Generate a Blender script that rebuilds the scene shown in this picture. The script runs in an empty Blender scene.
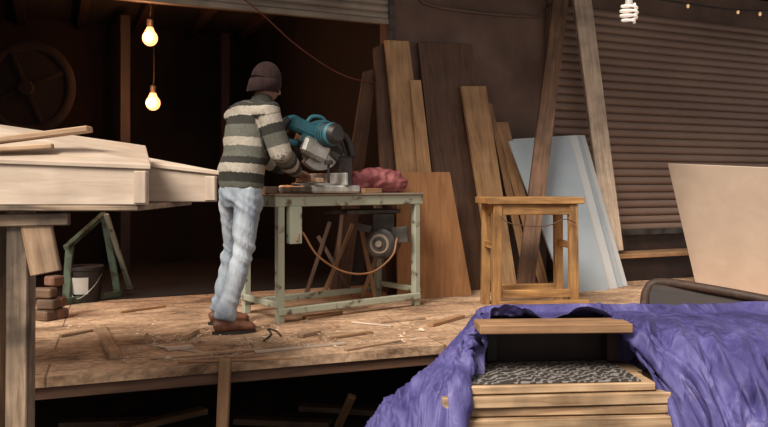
import bpy, bmesh, math, random
from mathutils import Vector, Matrix, noise
random.seed(7)
V=Vector
C=bpy.context.scene.collection
FP=747.0; HC=0.92; HZ=185.0
W={}
# ---------------------------------------------------------------- survey helpers
def dp(px,py,Y): return V(((px-384)*Y/FP, Y, HC+(HZ-py)*Y/FP))
def fl(px,py,z=0.0):
    Y=(HC-z)*FP/(py-HZ); return V(((px-384)*Y/FP,Y,z))
A=math.radians(24); FU=V((math.cos(A),math.sin(A),0)); FV=V((-math.sin(A),math.cos(A),0)); FO=V((0,6.4,0))
def F(u,v,z): return FO+FU*u+FV*v+V((0,0,z))
def fp(px,py,v):
    dx=(px-384)/FP
    Y=(v+FO.dot(FV))/(FV.x*dx+FV.y)
    return V((dx*Y,Y,HC+(HZ-py)*Y/FP))
def ff(px,v,z=0.0):
    p=fp(px,HZ,v); p.z=z; return p
# ---------------------------------------------------------------- materials
def newmat(name):
    m=bpy.data.materials.new(name); m.use_nodes=True
    n=m.node_tree.nodes; l=m.node_tree.links
    return m,n,l,n['Principled BSDF']
def ramp(n,stops,interp='LINEAR'):
    r=n.new('ShaderNodeValToRGB'); r.color_ramp.interpolation=interp
    e=r.color_ramp.elements
    while len(e)<len(stops): e.new(0.5)
    for i,(p,c) in enumerate(stops):
        e[i].position=p; e[i].color=(c[0],c[1],c[2],1)
    return r
def wood(name,c1,c2,grain=12,rough=0.65,dirt=0.35,scale=3.0,var=0.35):
    m,n,l,b=newmat(name)
    tc=n.new('ShaderNodeTexCoord'); oi=n.new('ShaderNodeObjectInfo')
    mul=n.new('ShaderNodeMath'); mul.operation='MULTIPLY'; mul.inputs[1].default_value=23
    l.new(oi.outputs['Random'],mul.inputs[0])
    add=n.new('ShaderNodeVectorMath'); add.operation='ADD'
    l.new(tc.outputs['Object'],add.inputs[0]); l.new(mul.outputs[0],add.inputs[1])
    mp=n.new('ShaderNodeMapping'); mp.inputs['Scale'].default_value=(1,grain,grain)
    l.new(add.outputs[0],mp.inputs['Vector'])
    nz=n.new('ShaderNodeTexNoise'); nz.inputs['Scale'].default_value=scale; nz.inputs['Detail'].default_value=7; nz.inputs['Distortion'].default_value=0.6
    l.new(mp.outputs[0],nz.inputs['Vector'])
    r=ramp(n,[(0.3,c1),(0.7,c2)]); l.new(nz.outputs['Fac'],r.inputs[0])
    n2=n.new('ShaderNodeTexNoise'); n2.inputs['Scale'].default_value=4; n2.inputs['Detail'].default_value=5
    l.new(add.outputs[0],n2.inputs['Vector'])
    r2=ramp(n,[(0.35,(1-dirt,)*3),(0.6,(1,1,1))]); l.new(n2.outputs['Fac'],r2.inputs[0])
    mx=n.new('ShaderNodeMix'); mx.data_type='RGBA'; mx.blend_type='MULTIPLY'; mx.inputs[0].default_value=1
    l.new(r.outputs[0],mx.inputs[6]); l.new(r2.outputs[0],mx.inputs[7])
    hs=n.new('ShaderNodeHueSaturation')
    mr=n.new('ShaderNodeMapRange'); mr.inputs[3].default_value=1-var; mr.inputs[4].default_value=1+var*0.4
    l.new(oi.outputs['Random'],mr.inputs[0]); l.new(mr.outputs[0],hs.inputs['Value'])
    l.new(mx.outputs[2],hs.inputs['Color']); l.new(hs.outputs[0],b.inputs['Base Color'])
    b.inputs['Roughness'].default_value=rough
    bp=n.new('ShaderNodeBump'); bp.inputs['Strength'].default_value=0.25; bp.inputs['Distance'].default_value=0.01
    l.new(nz.outputs['Fac'],bp.inputs['Height']); l.new(bp.outputs[0],b.inputs['Normal'])
    return m
def noisy(name,c1,c2,scale=8,rough=0.7,metal=0,bump=0.3,lo=0.35,hi=0.65,detail=6,stretch=(1,1,1),sheen=0,bscale=None,bdist=0.01):
    m,n,l,b=newmat(name)
    tc=n.new('ShaderNodeTexCoord'); mp=n.new('ShaderNodeMapping'); mp.inputs['Scale'].default_value=stretch
    l.new(tc.outputs['Object'],mp.inputs[0])
    nz=n.new('ShaderNodeTexNoise'); nz.inputs['Scale'].default_value=scale; nz.inputs['Detail'].default_value=detail
    l.new(mp.outputs[0],nz.inputs['Vector'])
    r=ramp(n,[(lo,c1),(hi,c2)]); l.new(nz.outputs['Fac'],r.inputs[0]); l.new(r.outputs[0],b.inputs['Base Color'])
    b.inputs['Roughness'].default_value=rough; b.inputs['Metallic'].default_value=metal
    h=nz
    if bscale:
        h=n.new('ShaderNodeTexNoise'); h.inputs['Scale'].default_value=bscale; h.inputs['Detail'].default_value=4
        l.new(mp.outputs[0],h.inputs['Vector'])
    if bump:
        bp=n.new('ShaderNodeBump'); bp.inputs['Strength'].default_value=bump; bp.inputs['Distance'].default_value=bdist
        l.new(h.outputs['Fac'],bp.inputs['Height']); l.new(bp.outputs[0],b.inputs['Normal'])
    return m
def emis(name,c,s):
    m,n,l,b=newmat(name); b.inputs['Base Color'].default_value=(*c,1)
    b.inputs['Emission Color'].default_value=(*c,1); b.inputs['Emission Strength'].default_value=s
    return m
M_pine=wood('pale_pine',(0.50,0.385,0.295),(0.66,0.53,0.42),8,dirt=0.2,var=0.12)
M_lum=wood('lumber',(0.32,0.19,0.11),(0.60,0.41,0.26),14,dirt=0.45,var=0.3)
M_pile=wood('stacked_lumber',(0.28,0.165,0.085),(0.58,0.40,0.24),14,dirt=0.5,var=0.35)
M_tan=wood('tan_wood',(0.30,0.15,0.07),(0.50,0.29,0.15),12,dirt=0.35,var=0.25)
M_stool=wood('stool_wood',(0.22,0.10,0.032),(0.50,0.27,0.095),10,dirt=0.45,var=0.1)
M_ply=wood('veneer_panel',(0.26,0.115,0.043),(0.40,0.195,0.082),9,dirt=0.12,var=0.05)
M_plank=wood('tall_plank',(0.34,0.175,0.075),(0.58,0.36,0.185),9,dirt=0.25,var=0.12)
M_brown=wood('brown_board',(0.080,0.037,0.021),(0.155,0.078,0.045),10,dirt=0.3,var=0.1)
M_mid=wood('mid_brown_timber',(0.12,0.060,0.032),(0.26,0.14,0.08),14,dirt=0.5,var=0.1)
M_dark=wood('dark_timber',(0.035,0.018,0.012),(0.085,0.045,0.03),10,dirt=0.4,var=0.2)
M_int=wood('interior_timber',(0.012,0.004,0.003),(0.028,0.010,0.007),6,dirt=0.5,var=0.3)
M_under=wood('old_plank',(0.11,0.06,0.035),(0.24,0.145,0.09),12,dirt=0.5,var=0.3)
M_post=wood('weathered_post',(0.52,0.40,0.30),(0.80,0.66,0.52),12,dirt=0.45,var=0.05)
M_rough=wood('rough_support',(0.16,0.10,0.065),(0.50,0.36,0.25),16,dirt=0.75,var=0.1)
M_mdf=wood('fibreboard',(0.60,0.46,0.36),(0.66,0.515,0.405),2,dirt=0.06,var=0.02)
M_green=noisy('chipped_green_paint',(0.11,0.07,0.045),(0.38,0.40,0.31),10,0.6,0.1,0.3,0.36,0.45,9)
M_dgreen=noisy('dark_green_paint',(0.04,0.03,0.02),(0.09,0.13,0.085),9,0.6,0.1,0.3,0.40,0.54,9)
M_steel=noisy('brushed_steel',(0.30,0.285,0.26),(0.56,0.54,0.50),14,0.45,0.5,0.05)
M_dsteel=noisy('dark_steel',(0.03,0.026,0.023),(0.09,0.078,0.07),10,0.5,0.4,0.1)
M_teal=noisy('teal_plastic',(0.025,0.12,0.16),(0.05,0.21,0.26),6,0.5,0,0.05)
M_black=noisy('black_plastic',(0.012,0.010,0.009),(0.03,0.026,0.024),8,0.5,0,0.05)
M_white=noisy('white_plastic',(0.30,0.28,0.25),(0.48,0.46,0.42),8,0.5,0,0.05)
M_red=noisy('red_bag_cloth',(0.17,0.035,0.04),(0.42,0.14,0.14),9,0.9,0,0.9,bscale=22)
M_denim=noisy('faded_denim',(0.11,0.145,0.20),(0.40,0.44,0.49),4.5,0.9,0,0.8,0.3,0.68,9,bscale=16,stretch=(1.8,1.8,0.7),bdist=0.016)
M_beanie=noisy('knit_beanie',(0.013,0.004,0.004),(0.030,0.010,0.009),40,0.95,0,0.4,stretch=(1,1,0.3),bdist=0.004)
M_boot=noisy('brown_leather',(0.09,0.032,0.018),(0.20,0.078,0.042),14,0.55,0,0.2)
M_skin=noisy('skin',(0.18,0.09,0.058),(0.25,0.13,0.085),12,0.55,0,0.05)
M_conc=noisy('brown_render_wall',(0.095,0.057,0.044),(0.20,0.130,0.102),2.2,0.9,0,0.4,0.3,0.7,9)
M_shut=noisy('shutter_metal',(0.17,0.108,0.082),(0.28,0.190,0.148),1.2,0.6,0.1,0,0.3,0.7,4,(0.5,1,1.2))
M_roll=noisy('galvanised_shutter',(0.17,0.13,0.10),(0.34,0.28,0.22),3,0.55,0.2,0.1,0.3,0.7,8)
M_room=noisy('shade_dark_room',(0.005,0.0023,0.0018),(0.012,0.005,0.004),2,0.95,0,0.3)  # near-black colour paints interior darkness onto room surfaces and the wheel
M_cord=noisy('orange_cord',(0.22,0.10,0.04),(0.30,0.14,0.06),8,0.5,0,0)
M_wire=noisy('brown_wire',(0.07,0.035,0.02),(0.11,0.055,0.03),8,0.5,0,0)
M_redw=noisy('red_wire',(0.10,0.02,0.015),(0.15,0.035,0.02),8,0.5,0,0)
M_blue=noisy('pale_blue_laminate',(0.27,0.325,0.375),(0.36,0.42,0.47),1.5,0.4,0,0.03)
M_lam=noisy('white_laminate',(0.42,0.45,0.47),(0.50,0.52,0.54),1.5,0.45,0,0.03)
M_paper=noisy('white_paper',(0.50,0.48,0.45),(0.62,0.60,0.56),5,0.7,0,0.03)
M_clay=noisy('clay_block',(0.12,0.055,0.035),(0.25,0.13,0.085),9,0.9,0,0.4)
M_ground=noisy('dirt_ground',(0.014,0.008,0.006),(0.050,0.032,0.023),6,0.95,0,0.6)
M_chip=noisy('wood_shavings',(0.48,0.34,0.24),(0.74,0.58,0.43),30,0.9,0,0)
M_bulb=emis('lit_bulb',(1.0,0.45,0.16),2.2)
M_fil=emis('bulb_filament',(1.0,0.8,0.5),30)
M_cfl=emis('glow_tube_glass',(0.95,0.85,0.75),0.25)  # unlit glass given a faint glow of its own
M_gold=emis('string_light',(1.0,0.6,0.3),0.55)
def tarpmat():
    m,n,l,b=newmat('blue_tarp')
    tc=n.new('ShaderNodeTexCoord')
    n4=n.new('ShaderNodeTexNoise'); n4.inputs['Scale'].default_value=2.5; n4.inputs['Detail'].default_value=2; l.new(tc.outputs['Object'],n4.inputs[0])
    mixv=n.new('ShaderNodeMix'); mixv.data_type='RGBA'; mixv.blend_type='LINEAR_LIGHT'; mixv.inputs[0].default_value=0.14
    l.new(tc.outputs['Object'],mixv.inputs[6]); l.new(n4.outputs['Color'],mixv.inputs[7])
    mp=n.new('ShaderNodeMapping'); mp.inputs['Scale'].default_value=(1.0,0.7,0.4); mp.inputs['Rotation'].default_value=(0,0.45,0)
    l.new(mixv.outputs[2],mp.inputs[0])
    nz=n.new('ShaderNodeTexNoise'); nz.inputs['Scale'].default_value=5; nz.inputs['Detail'].default_value=10; nz.inputs['Roughness'].default_value=0.7; nz.inputs['Distortion'].default_value=0.6
    l.new(mp.outputs[0],nz.inputs[0])
    r=ramp(n,[(0.32,(0.024,0.020,0.085)),(0.50,(0.066,0.057,0.195)),(0.62,(0.115,0.102,0.28)),(0.74,(0.28,0.25,0.41))]); l.new(nz.outputs['Fac'],r.inputs[0])  # pale lilac stop paints highlights into the tarp colour
    l.new(r.outputs[0],b.inputs['Base Color']); b.inputs['Roughness'].default_value=0.6; b.inputs['Specular IOR Level'].default_value=0.35
    vo=n.new('ShaderNodeTexVoronoi'); vo.feature='DISTANCE_TO_EDGE'; vo.inputs['Scale'].default_value=6; l.new(mp.outputs[0],vo.inputs[0])
    vo2=n.new('ShaderNodeTexVoronoi'); vo2.feature='DISTANCE_TO_EDGE'; vo2.inputs['Scale'].default_value=16; l.new(mp.outputs[0],vo2.inputs[0])
    n6=n.new('ShaderNodeTexNoise'); n6.inputs['Scale'].default_value=1.7; l.new(tc.outputs['Object'],n6.inputs[0])
    r6=ramp(n,[(0.40,(0.05,)*3),(0.62,(0.6,)*3)]); l.new(n6.outputs['Fac'],r6.inputs[0])
    ad=n.new('ShaderNodeMath'); ad.operation='MULTIPLY_ADD'
    l.new(vo2.outputs['Distance'],ad.inputs[0]); l.new(r6.outputs[0],ad.inputs[1]); l.new(vo.outputs['Distance'],ad.inputs[2])
    bp=n.new('ShaderNodeBump'); bp.invert=True; bp.inputs['Strength'].default_value=0.75; bp.inputs['Distance'].default_value=0.06
    l.new(ad.outputs[0],bp.inputs['Height']); l.new(bp.outputs[0],b.inputs['Normal'])
    return m
M_tarp=tarpmat()
def patmat():
    m,n,l,b=newmat('patterned_sheet')
    tc=n.new('ShaderNodeTexCoord'); mp=n.new('ShaderNodeMapping'); mp.inputs['Rotation'].default_value=(0,0,0.9)
    l.new(tc.outputs['Object'],mp.inputs[0])
    w=n.new('ShaderNodeTexWave'); w.inputs['Scale'].default_value=9; w.inputs['Distortion'].default_value=9; w.inputs['Detail'].default_value=2; w.inputs['Detail Scale'].default_value=2.4
    l.new(mp.outputs[0],w.inputs[0])
    r=ramp(n,[(0.0,(0.035,0.03,0.027)),(0.66,(0.06,0.05,0.045)),(0.80,(0.25,0.22,0.20))]); l.new(w.outputs['Fac'],r.inputs[0])
    l.new(r.outputs[0],b.inputs['Base Color']); b.inputs['Roughness'].default_value=0.7
    return m
M_pat=patmat()
def floormat():
    m,n,l,b=newmat('dusty_board_floor')
    tc=n.new('ShaderNodeTexCoord'); mp=n.new('ShaderNodeMapping'); mp.inputs['Rotation'].default_value=(0,0,-math.radians(20)); mp.inputs['Location'].default_value=(0.3,0.13,0)
    l.new(tc.outputs['Object'],mp.inputs[0])
    br=n.new('ShaderNodeTexBrick'); br.inputs['Scale'].default_value=1; br.inputs['Brick Width'].default_value=2.1; br.inputs['Row Height'].default_value=0.36
    br.inputs['Mortar Size'].default_value=0.006; br.inputs['Color1'].default_value=(0.56,0.395,0.27,1); br.inputs['Color2'].default_value=(0.47,0.315,0.205,1); br.inputs['Mortar'].default_value=(0.24,0.15,0.10,1)
    l.new(mp.outputs[0],br.inputs[0])
    mp2=n.new('ShaderNodeMapping'); mp2.inputs['Scale'].default_value=(0.7,1.4,1); l.new(mp.outputs[0],mp2.inputs[0])
    nz=n.new('ShaderNodeTexNoise'); nz.inputs['Scale'].default_value=2.6; nz.inputs['Detail'].default_value=12; nz.inputs['Roughness'].default_value=0.72; nz.inputs['Distortion'].default_value=0.5
    l.new(mp2.outputs[0],nz.inputs[0])
    r=ramp(n,[(0.36,(0.28,0.23,0.20)),(0.46,(0.70,0.64,0.58)),(0.55,(1.02,0.98,0.93)),(0.66,(1.34,1.31,1.27))]); l.new(nz.outputs['Fac'],r.inputs[0])
    mx=n.new('ShaderNodeMix'); mx.data_type='RGBA'; mx.blend_type='MULTIPLY'; mx.inputs[0].default_value=1
    l.new(br.outputs['Color'],mx.inputs[6]); l.new(r.outputs[0],mx.inputs[7])
    n3=n.new('ShaderNodeTexNoise'); n3.inputs['Scale'].default_value=30; n3.inputs['Detail'].default_value=6
    l.new(tc.outputs['Object'],n3.inputs[0])
    r3=ramp(n,[(0.35,(0.74,0.71,0.69)),(0.65,(1.14,1.12,1.10))]); l.new(n3.outputs['Fac'],r3.inputs[0])
    m2=n.new('ShaderNodeMix'); m2.data_type='RGBA'; m2.blend_type='MULTIPLY'; m2.inputs[0].default_value=1
    l.new(mx.outputs[2],m2.inputs[6]); l.new(r3.outputs[0],m2.inputs[7])
    l.new(m2.outputs[2],b.inputs['Base Color']); b.inputs['Roughness'].default_value=0.95
    bp=n.new('ShaderNodeBump'); bp.inputs['Strength'].default_value=0.4; bp.inputs['Distance'].default_value=0.012
    l.new(n3.outputs['Fac'],bp.inputs['Height']); l.new(bp.outputs[0],b.inputs['Normal'])
    return m
M_floor=floormat()
def sweatermat():
    m,n,l,b=newmat('striped_knit')
    at=n.new('ShaderNodeAttribute'); at.attribute_name='stripe'
    tc=n.new('ShaderNodeTexCoord'); nz=n.new('ShaderNodeTexNoise'); nz.inputs['Scale'].default_value=60; nz.inputs['Detail'].default_value=3
    l.new(tc.outputs['Object'],nz.inputs[0])
    jit=n.new('ShaderNodeMath'); jit.operation='MULTIPLY_ADD'; jit.inputs[1].default_value=0.05; l.new(nz.outputs['Fac'],jit.inputs[0]); l.new(at.outputs['Fac'],jit.inputs[2])
    fr=n.new('ShaderNodeMath'); fr.operation='FRACT'; l.new(jit.outputs[0],fr.inputs[0])
    dk=(0.028,0.027,0.022); gg=(0.105,0.105,0.085); cr=(0.36,0.32,0.265)
    r=ramp(n,[(0,gg),(0.22,dk),(0.38,cr),(0.54,dk),(0.66,gg),(0.85,cr)],'CONSTANT'); l.new(fr.outputs[0],r.inputs[0])
    r2=ramp(n,[(0.3,(0.82,0.82,0.82)),(0.7,(1.12,1.12,1.12))]); l.new(nz.outputs['Fac'],r2.inputs[0])
    mx=n.new('ShaderNodeMix'); mx.data_type='RGBA'; mx.blend_type='MULTIPLY'; mx.inputs[0].default_value=1
    l.new(r.outputs[0],mx.inputs[6]); l.new(r2.outputs[0],mx.inputs[7]); l.new(mx.outputs[2],b.inputs['Base Color'])
    b.inputs['Roughness'].default_value=0.95
    bp=n.new('ShaderNodeBump'); bp.inputs['Strength'].default_value=0.25; bp.inputs['Distance'].default_value=0.004
    l.new(nz.outputs['Fac'],bp.inputs['Height']); l.new(bp.outputs[0],b.inputs['Normal'])
    return m
M_sweat=sweatermat()
# ---------------------------------------------------------------- object core
def meta(o,parent,label,cat,group,kind):
    if parent is not None:
        o.parent=parent; o.matrix_parent_inverse=W[parent.name].inverted()
    if label: o['label']=label
    if cat: o['category']=cat
    if group: o['group']=group
    if kind: o['kind']=kind
def fin(name,bm,mat,parent=None,label=None,cat=None,group=None,kind=None,frame=None,smooth=False):
    if frame is None: frame=Matrix.Identity(4)
    else: bm.transform(frame.inverted())
    bmesh.ops.recalc_face_normals(bm,faces=bm.faces)
    me=bpy.data.meshes.new(name); bm.to_mesh(me); bm.free()
    if smooth:
        for p in me.polygons: p.use_smooth=True
        if smooth!='all':
            try: me.set_sharp_from_angle(angle=math.radians(40))
            except Exception: pass
    o=bpy.data.objects.new(name,me); me.materials.append(mat); C.objects.link(o)
    W_=frame.copy(); o.matrix_basis=W_; W[o.name]=W_
    meta(o,parent,label,cat,group,kind)
    return o
def empty(name,loc,label,cat,group=None):
    o=bpy.data.objects.new(name,None); C.objects.link(o); o.empty_display_size=0.1
    m=Matrix.Translation(loc); o.matrix_basis=m; W[o.name]=m
    meta(o,None,label,cat,group,None); return o
def frame_of(c,ex,ey,ez):
    return Matrix((( ex.x,ey.x,ez.x,c.x),(ex.y,ey.y,ez.y,c.y),(ex.z,ey.z,ez.z,c.z),(0,0,0,1)))
def obox(name,mat,c,ax,sz,bev=0.004,**k):
    order=sorted(range(3),key=lambda i:-sz[i])
    ex,ey=ax[order[0]].normalized(),ax[order[1]].normalized(); ez=ex.cross(ey).normalized()
    s=[sz[i] for i in order]
    bm=bmesh.new(); bmesh.ops.create_cube(bm,size=1)
    for v in bm.verts: v.co=V((v.co.x*s[0],v.co.y*s[1],v.co.z*s[2]))
    if bev: bmesh.ops.bevel(bm,geom=list(bm.edges),offset=min(bev,s[2]*0.3),segments=1,affect='EDGES')
    fr=frame_of(c,ex,ey,ez); bm.transform(fr)
    return fin(name,bm,mat,frame=fr,**k)
def box(name,mat,c,sz,rz=0.0,bev=0.004,**k):
    ca,sa=math.cos(rz),math.sin(rz)
    return obox(name,mat,V(c),[V((ca,sa,0)),V((-sa,ca,0)),V((0,0,1))],sz,bev,**k)
def beam(name,mat,p0,p1,w,t,hint=V((0,0,1)),bev=0.004,**k):
    p0=V(p0);p1=V(p1); ex=(p1-p0); L=ex.length; ex=ex.normalized()
    ey=hint.cross(ex)
    if ey.length<1e-3: ey=V((1,0,0))
    ey=ey.normalized(); ez=ex.cross(ey)
    return obox(name,mat,(p0+p1)/2,[ex,ey,ez],[L,w,t],bev,**k)
def slab(name,mat,bl,br,tr,tl,th,bev=0.002,**k):
    n=(br-bl).cross(tl-bl).normalized()
    if n.y<0: n=-n
    pts=[bl,br,tr,tl]+[p+n*th for p in (bl,br,tr,tl)]
    bm=bmesh.new(); vs=[bm.verts.new(p) for p in pts]
    for f in ((0,1,2,3),(7,6,5,4),(0,4,5,1),(1,5,6,2),(2,6,7,3),(3,7,4,0)): bm.faces.new([vs[i] for i in f])
    bmesh.ops.recalc_face_normals(bm,faces=bm.faces)
    if bev: bmesh.ops.bevel(bm,geom=list(bm.edges),offset=bev,segments=1,affect='EDGES')
    ex=(tl-bl).normalized() if (tl-bl).length>(br-bl).length else (br-bl).normalized()
    ey=n.cross(ex).normalized(); ez=ex.cross(ey)
    return fin(name,bm,mat,frame=frame_of(sum(pts,V())/8,ex,ey,ez),**k)
def crv(pts,n=8):
    out=[]; P=[V(p) for p in pts]; P=[2*P[0]-P[1]]+P+[2*P[-1]-P[-2]]
    for i in range(1,len(P)-2):
        for j in range(n):
            t=j/n; a,b,c,d=P[i-1],P[i],P[i+1],P[i+2]
            out.append(0.5*((2*b)+(c-a)*t+(2*a-5*b+4*c-d)*t*t+(3*b-a-3*c+d)*t**3))
    out.append(P[-2]); return out
def loft(bm,pts,ra,rb=None,ref=V((1,0,0)),seg=14,cap=True):
    pts=[V(p) for p in pts]; rb=rb or ra; rings=[]; n=len(pts); a=None
    for i,p in enumerate(pts):
        t=(pts[min(i+1,n-1)]-pts[max(i-1,0)]).normalized()
        base=ref if a is None or rb is not ra else a
        a=base-t*base.dot(t)
        if a.length<1e-3: a=V((0,1,0))-t*t.y
        a=a.normalized(); b=t.cross(a).normalized()
        rings.append([bm.verts.new(p+a*(ra[i]*math.cos(2*math.pi*j/seg))+b*(rb[i]*math.sin(2*math.pi*j/seg))) for j in range(seg)])
    for i in range(n-1):
        for j in range(seg): bm.faces.new([rings[i][j],rings[i][(j+1)%seg],rings[i+1][(j+1)%seg],rings[i+1][j]])
    if cap: bm.faces.new(list(reversed(rings[0]))); bm.faces.new(rings[-1])
def tube(name,mat,pts,r,n=8,seg=8,**k):
    bm=bmesh.new(); P=crv(pts,n); loft(bm,P,[r]*len(P),seg=seg)
    return fin(name,bm,mat,smooth='all',frame=Matrix.Translation(P[0]),**k)
def cyl(name,mat,p0,p1,r0,r1=None,seg=28,bev=0.003,**k):
    r1=r0 if r1 is None else r1; bm=bmesh.new(); p0=V(p0);p1=V(p1); d=(p1-p0).normalized()
    pts=[p0,p0+d*bev,p1-d*bev,p1]; loft(bm,pts,[r0-bev,r0,r1,r1-bev],seg=seg,ref=V((0.3,0.9,0.2)))
    return fin(name,bm,mat,smooth=True,frame=Matrix.Translation((p0+p1)/2),**k)
def ball(bm,c,r,rot=None,seg=20):
    d=bmesh.ops.create_uvsphere(bm,u_segments=seg,v_segments=seg//2+2,radius=1)
    for v in d['verts']:
        q=V((v.co.x*r[0],v.co.y*r[1],v.co.z*r[2])); v.co=V(c)+(rot@q if rot else q)
def remesh(bm,vox,it=2,wr=0,ws=8,seed=0,fn=None):
    me=bpy.data.meshes.new('tmp'); bm.to_mesh(me); bm.free()
    o=bpy.data.objects.new('tmp',me); C.objects.link(o)
    m=o.modifiers.new('r','REMESH'); m.mode='VOXEL'; m.voxel_size=vox
    s=o.modifiers.new('s','SMOOTH'); s.factor=0.6; s.iterations=it
    dg=bpy.context.evaluated_depsgraph_get(); e=o.evaluated_get(dg)
    m2=bpy.data.meshes.new_from_object(e); bpy.data.objects.remove(o)
    b2=bmesh.new(); b2.from_mesh(m2); bpy.data.meshes.remove(m2)
    if wr:
        b2.normal_update()
        for v in b2.verts:
            if fn: v.co+=v.normal*wr*fn(v.co); continue
            q=V((v.co.x*0.7+seed,v.co.y*0.7,v.co.z*1.3))*ws
            h=1-2*abs(noise.noise(q)); h2=noise.noise(q*2.1)
            v.co+=v.normal*wr*(h*0.7+h2*0.5)
    return b2
# ---------------------------------------------------------------- setting
def poly(name,mat,pts,th,kind='structure'):
    bm=bmesh.new(); a=[bm.verts.new(p) for p in pts]; b=[bm.verts.new(V(p)-V((0,0,th))) for p in pts]
    bm.faces.new(a); bm.faces.new(list(reversed(b)))
    n=len(pts)
    for i in range(n): bm.faces.new([a[i],b[i],b[(i+1)%n],a[(i+1)%n]])
    return fin(name,bm,mat,kind=kind)
up=V((0,0,1))
E0=V((-1.67,3.56,0)); ED=V((1.67,0.61,0)).normalized()
pl=E0-ED*2.6; pr=E0+ED*6.8
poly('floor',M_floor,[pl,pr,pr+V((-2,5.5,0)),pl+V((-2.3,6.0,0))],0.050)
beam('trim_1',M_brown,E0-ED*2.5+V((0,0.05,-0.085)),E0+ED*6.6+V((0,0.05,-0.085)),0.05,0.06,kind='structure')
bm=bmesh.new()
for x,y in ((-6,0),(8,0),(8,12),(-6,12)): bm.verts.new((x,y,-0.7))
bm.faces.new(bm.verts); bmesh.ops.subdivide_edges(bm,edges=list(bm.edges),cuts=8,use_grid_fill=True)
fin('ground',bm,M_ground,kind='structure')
def wallb(name,mat,u0,u1,v0,v1,z0,z1):
    return obox(name,mat,F((u0+u1)/2,(v0+v1)/2,(z0+z1)/2),[FU,FV,V((0,0,1))],[u1-u0,v1-v0,z1-z0],0.003,kind='structure')
wallb('floor_inner_shade',M_room,-3.87,0.02,0.50,3.45,0.0005,0.006)  # dark slab put in to paint the unlit floor inside the opening
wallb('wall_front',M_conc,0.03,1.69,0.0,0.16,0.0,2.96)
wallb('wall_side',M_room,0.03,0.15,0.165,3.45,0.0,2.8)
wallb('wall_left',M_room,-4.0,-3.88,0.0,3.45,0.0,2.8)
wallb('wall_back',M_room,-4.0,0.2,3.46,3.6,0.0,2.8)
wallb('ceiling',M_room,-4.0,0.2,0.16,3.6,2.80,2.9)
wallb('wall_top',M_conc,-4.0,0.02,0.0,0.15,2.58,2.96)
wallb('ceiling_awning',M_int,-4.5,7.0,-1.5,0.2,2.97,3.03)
wallb('wall_right',M_dark,1.70,7.0,0.02,0.16,0.0,0.42)
wallb('wall_right_top',M_conc,1.70,7.0,0.0,0.16,2.60,2.96)
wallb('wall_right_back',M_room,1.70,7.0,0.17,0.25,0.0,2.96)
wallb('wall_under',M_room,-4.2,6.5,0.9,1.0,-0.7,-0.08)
def shutter(name,mat,u0,u1,v,z0,z1,pitch,amp,**k):
    bm=bmesh.new(); n=int((z1-z0)/pitch); prev=None
    for i in range(n):
        for fr_,dd in ((0,0),(0.10,-.55),(0.22,-.9),(0.5,-1.0),(0.78,-.8),(0.90,-.5),(0.93,0.25)):
            z=z0+(i+fr_)*pitch
            r=[bm.verts.new(F(u0,v+dd*amp,z)),bm.verts.new(F(u1,v+dd*amp,z))]
            if prev: bm.faces.new([prev[0],prev[1],r[1],r[0]])
            prev=r
    return fin(name,bm,mat,frame=frame_of(F((u0+u1)/2,v,(z0+z1)/2),FU,FV,V((0,0,1))),smooth=True,**k)
sh=empty('roller_shutter',F(1.7,0.0,0.42),'closed brown corrugated metal roller shutter','shutter')
shutter('shutter_curtain',M_shut,1.72,6.6,-0.02,0.46,2.66,0.078,0.026,parent=sh)
obox('bottom_bar',M_dsteel,F(4.15,-0.03,0.45),[FU,FV,V((0,0,1))],[4.9,0.05,0.06],parent=sh)
obox('guide_rail',M_conc,F(1.70,-0.04,1.5),[FU,FV,V((0,0,1))],[0.06,0.07,2.2],parent=sh)
s2=empty('rolled_up_shutter',F(-2,0,2.3),'partly raised pale metal shutter above the opening','shutter')
shutter('shutter_curtain',M_roll,-3.9,0.02,-0.03,2.33,2.72,0.062,0.016,parent=s2)
obox('bottom_bar',M_roll,F(-1.94,-0.035,2.31),[FU,FV,V((0,0,1))],[3.92,0.05,0.045],parent=s2)
obox('guide_rail',M_dsteel,F(0.045,-0.03,1.3),[FU,FV,V((0,0,1))],[0.05,0.06,2.6],label='dark steel guide channel at the wall edge',cat='guide rail')
tube('conduit_pipe',M_conc,[F(0.32,-0.02,2.95),F(0.32,-0.02,2.6),F(0.45,-0.02,2.5),F(1.0,-0.02,2.48),F(1.6,-0.02,2.5)],0.014,label='brown conduit pipe clipped along the wall',cat='pipe')
obox('ledge_plank',M_tan,F(2.75,-0.19,0.245),[FU,FV,V((0,0,1))],[2.1,0.30,0.04],label='rough plank ledge below the shutter',cat='ledge')
obox('ledge_box',M_int,F(2.75,-0.16,0.112),[FU,FV,V((0,0,1))],[2.0,0.25,0.22],label='base carrying the ledge plank, coloured dark as the shade below it',cat='base')  # near-black colour stands in for the darkness under the plank
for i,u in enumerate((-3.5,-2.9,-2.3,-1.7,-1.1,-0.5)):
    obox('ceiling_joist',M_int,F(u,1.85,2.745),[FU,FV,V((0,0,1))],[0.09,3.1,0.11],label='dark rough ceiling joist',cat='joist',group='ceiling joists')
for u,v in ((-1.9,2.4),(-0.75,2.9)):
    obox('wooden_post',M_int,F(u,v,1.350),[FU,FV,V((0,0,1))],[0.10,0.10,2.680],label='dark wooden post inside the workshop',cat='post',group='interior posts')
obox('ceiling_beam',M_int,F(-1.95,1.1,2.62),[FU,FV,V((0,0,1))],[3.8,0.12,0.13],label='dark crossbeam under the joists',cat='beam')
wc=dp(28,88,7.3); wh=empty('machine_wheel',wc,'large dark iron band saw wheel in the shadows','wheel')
bm=bmesh.new(); P=[wc+V((math.cos(a)*0.42,0.0,math.sin(a)*0.42)) for a in [2*math.pi*i/40 for i in range(41)]]
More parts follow.
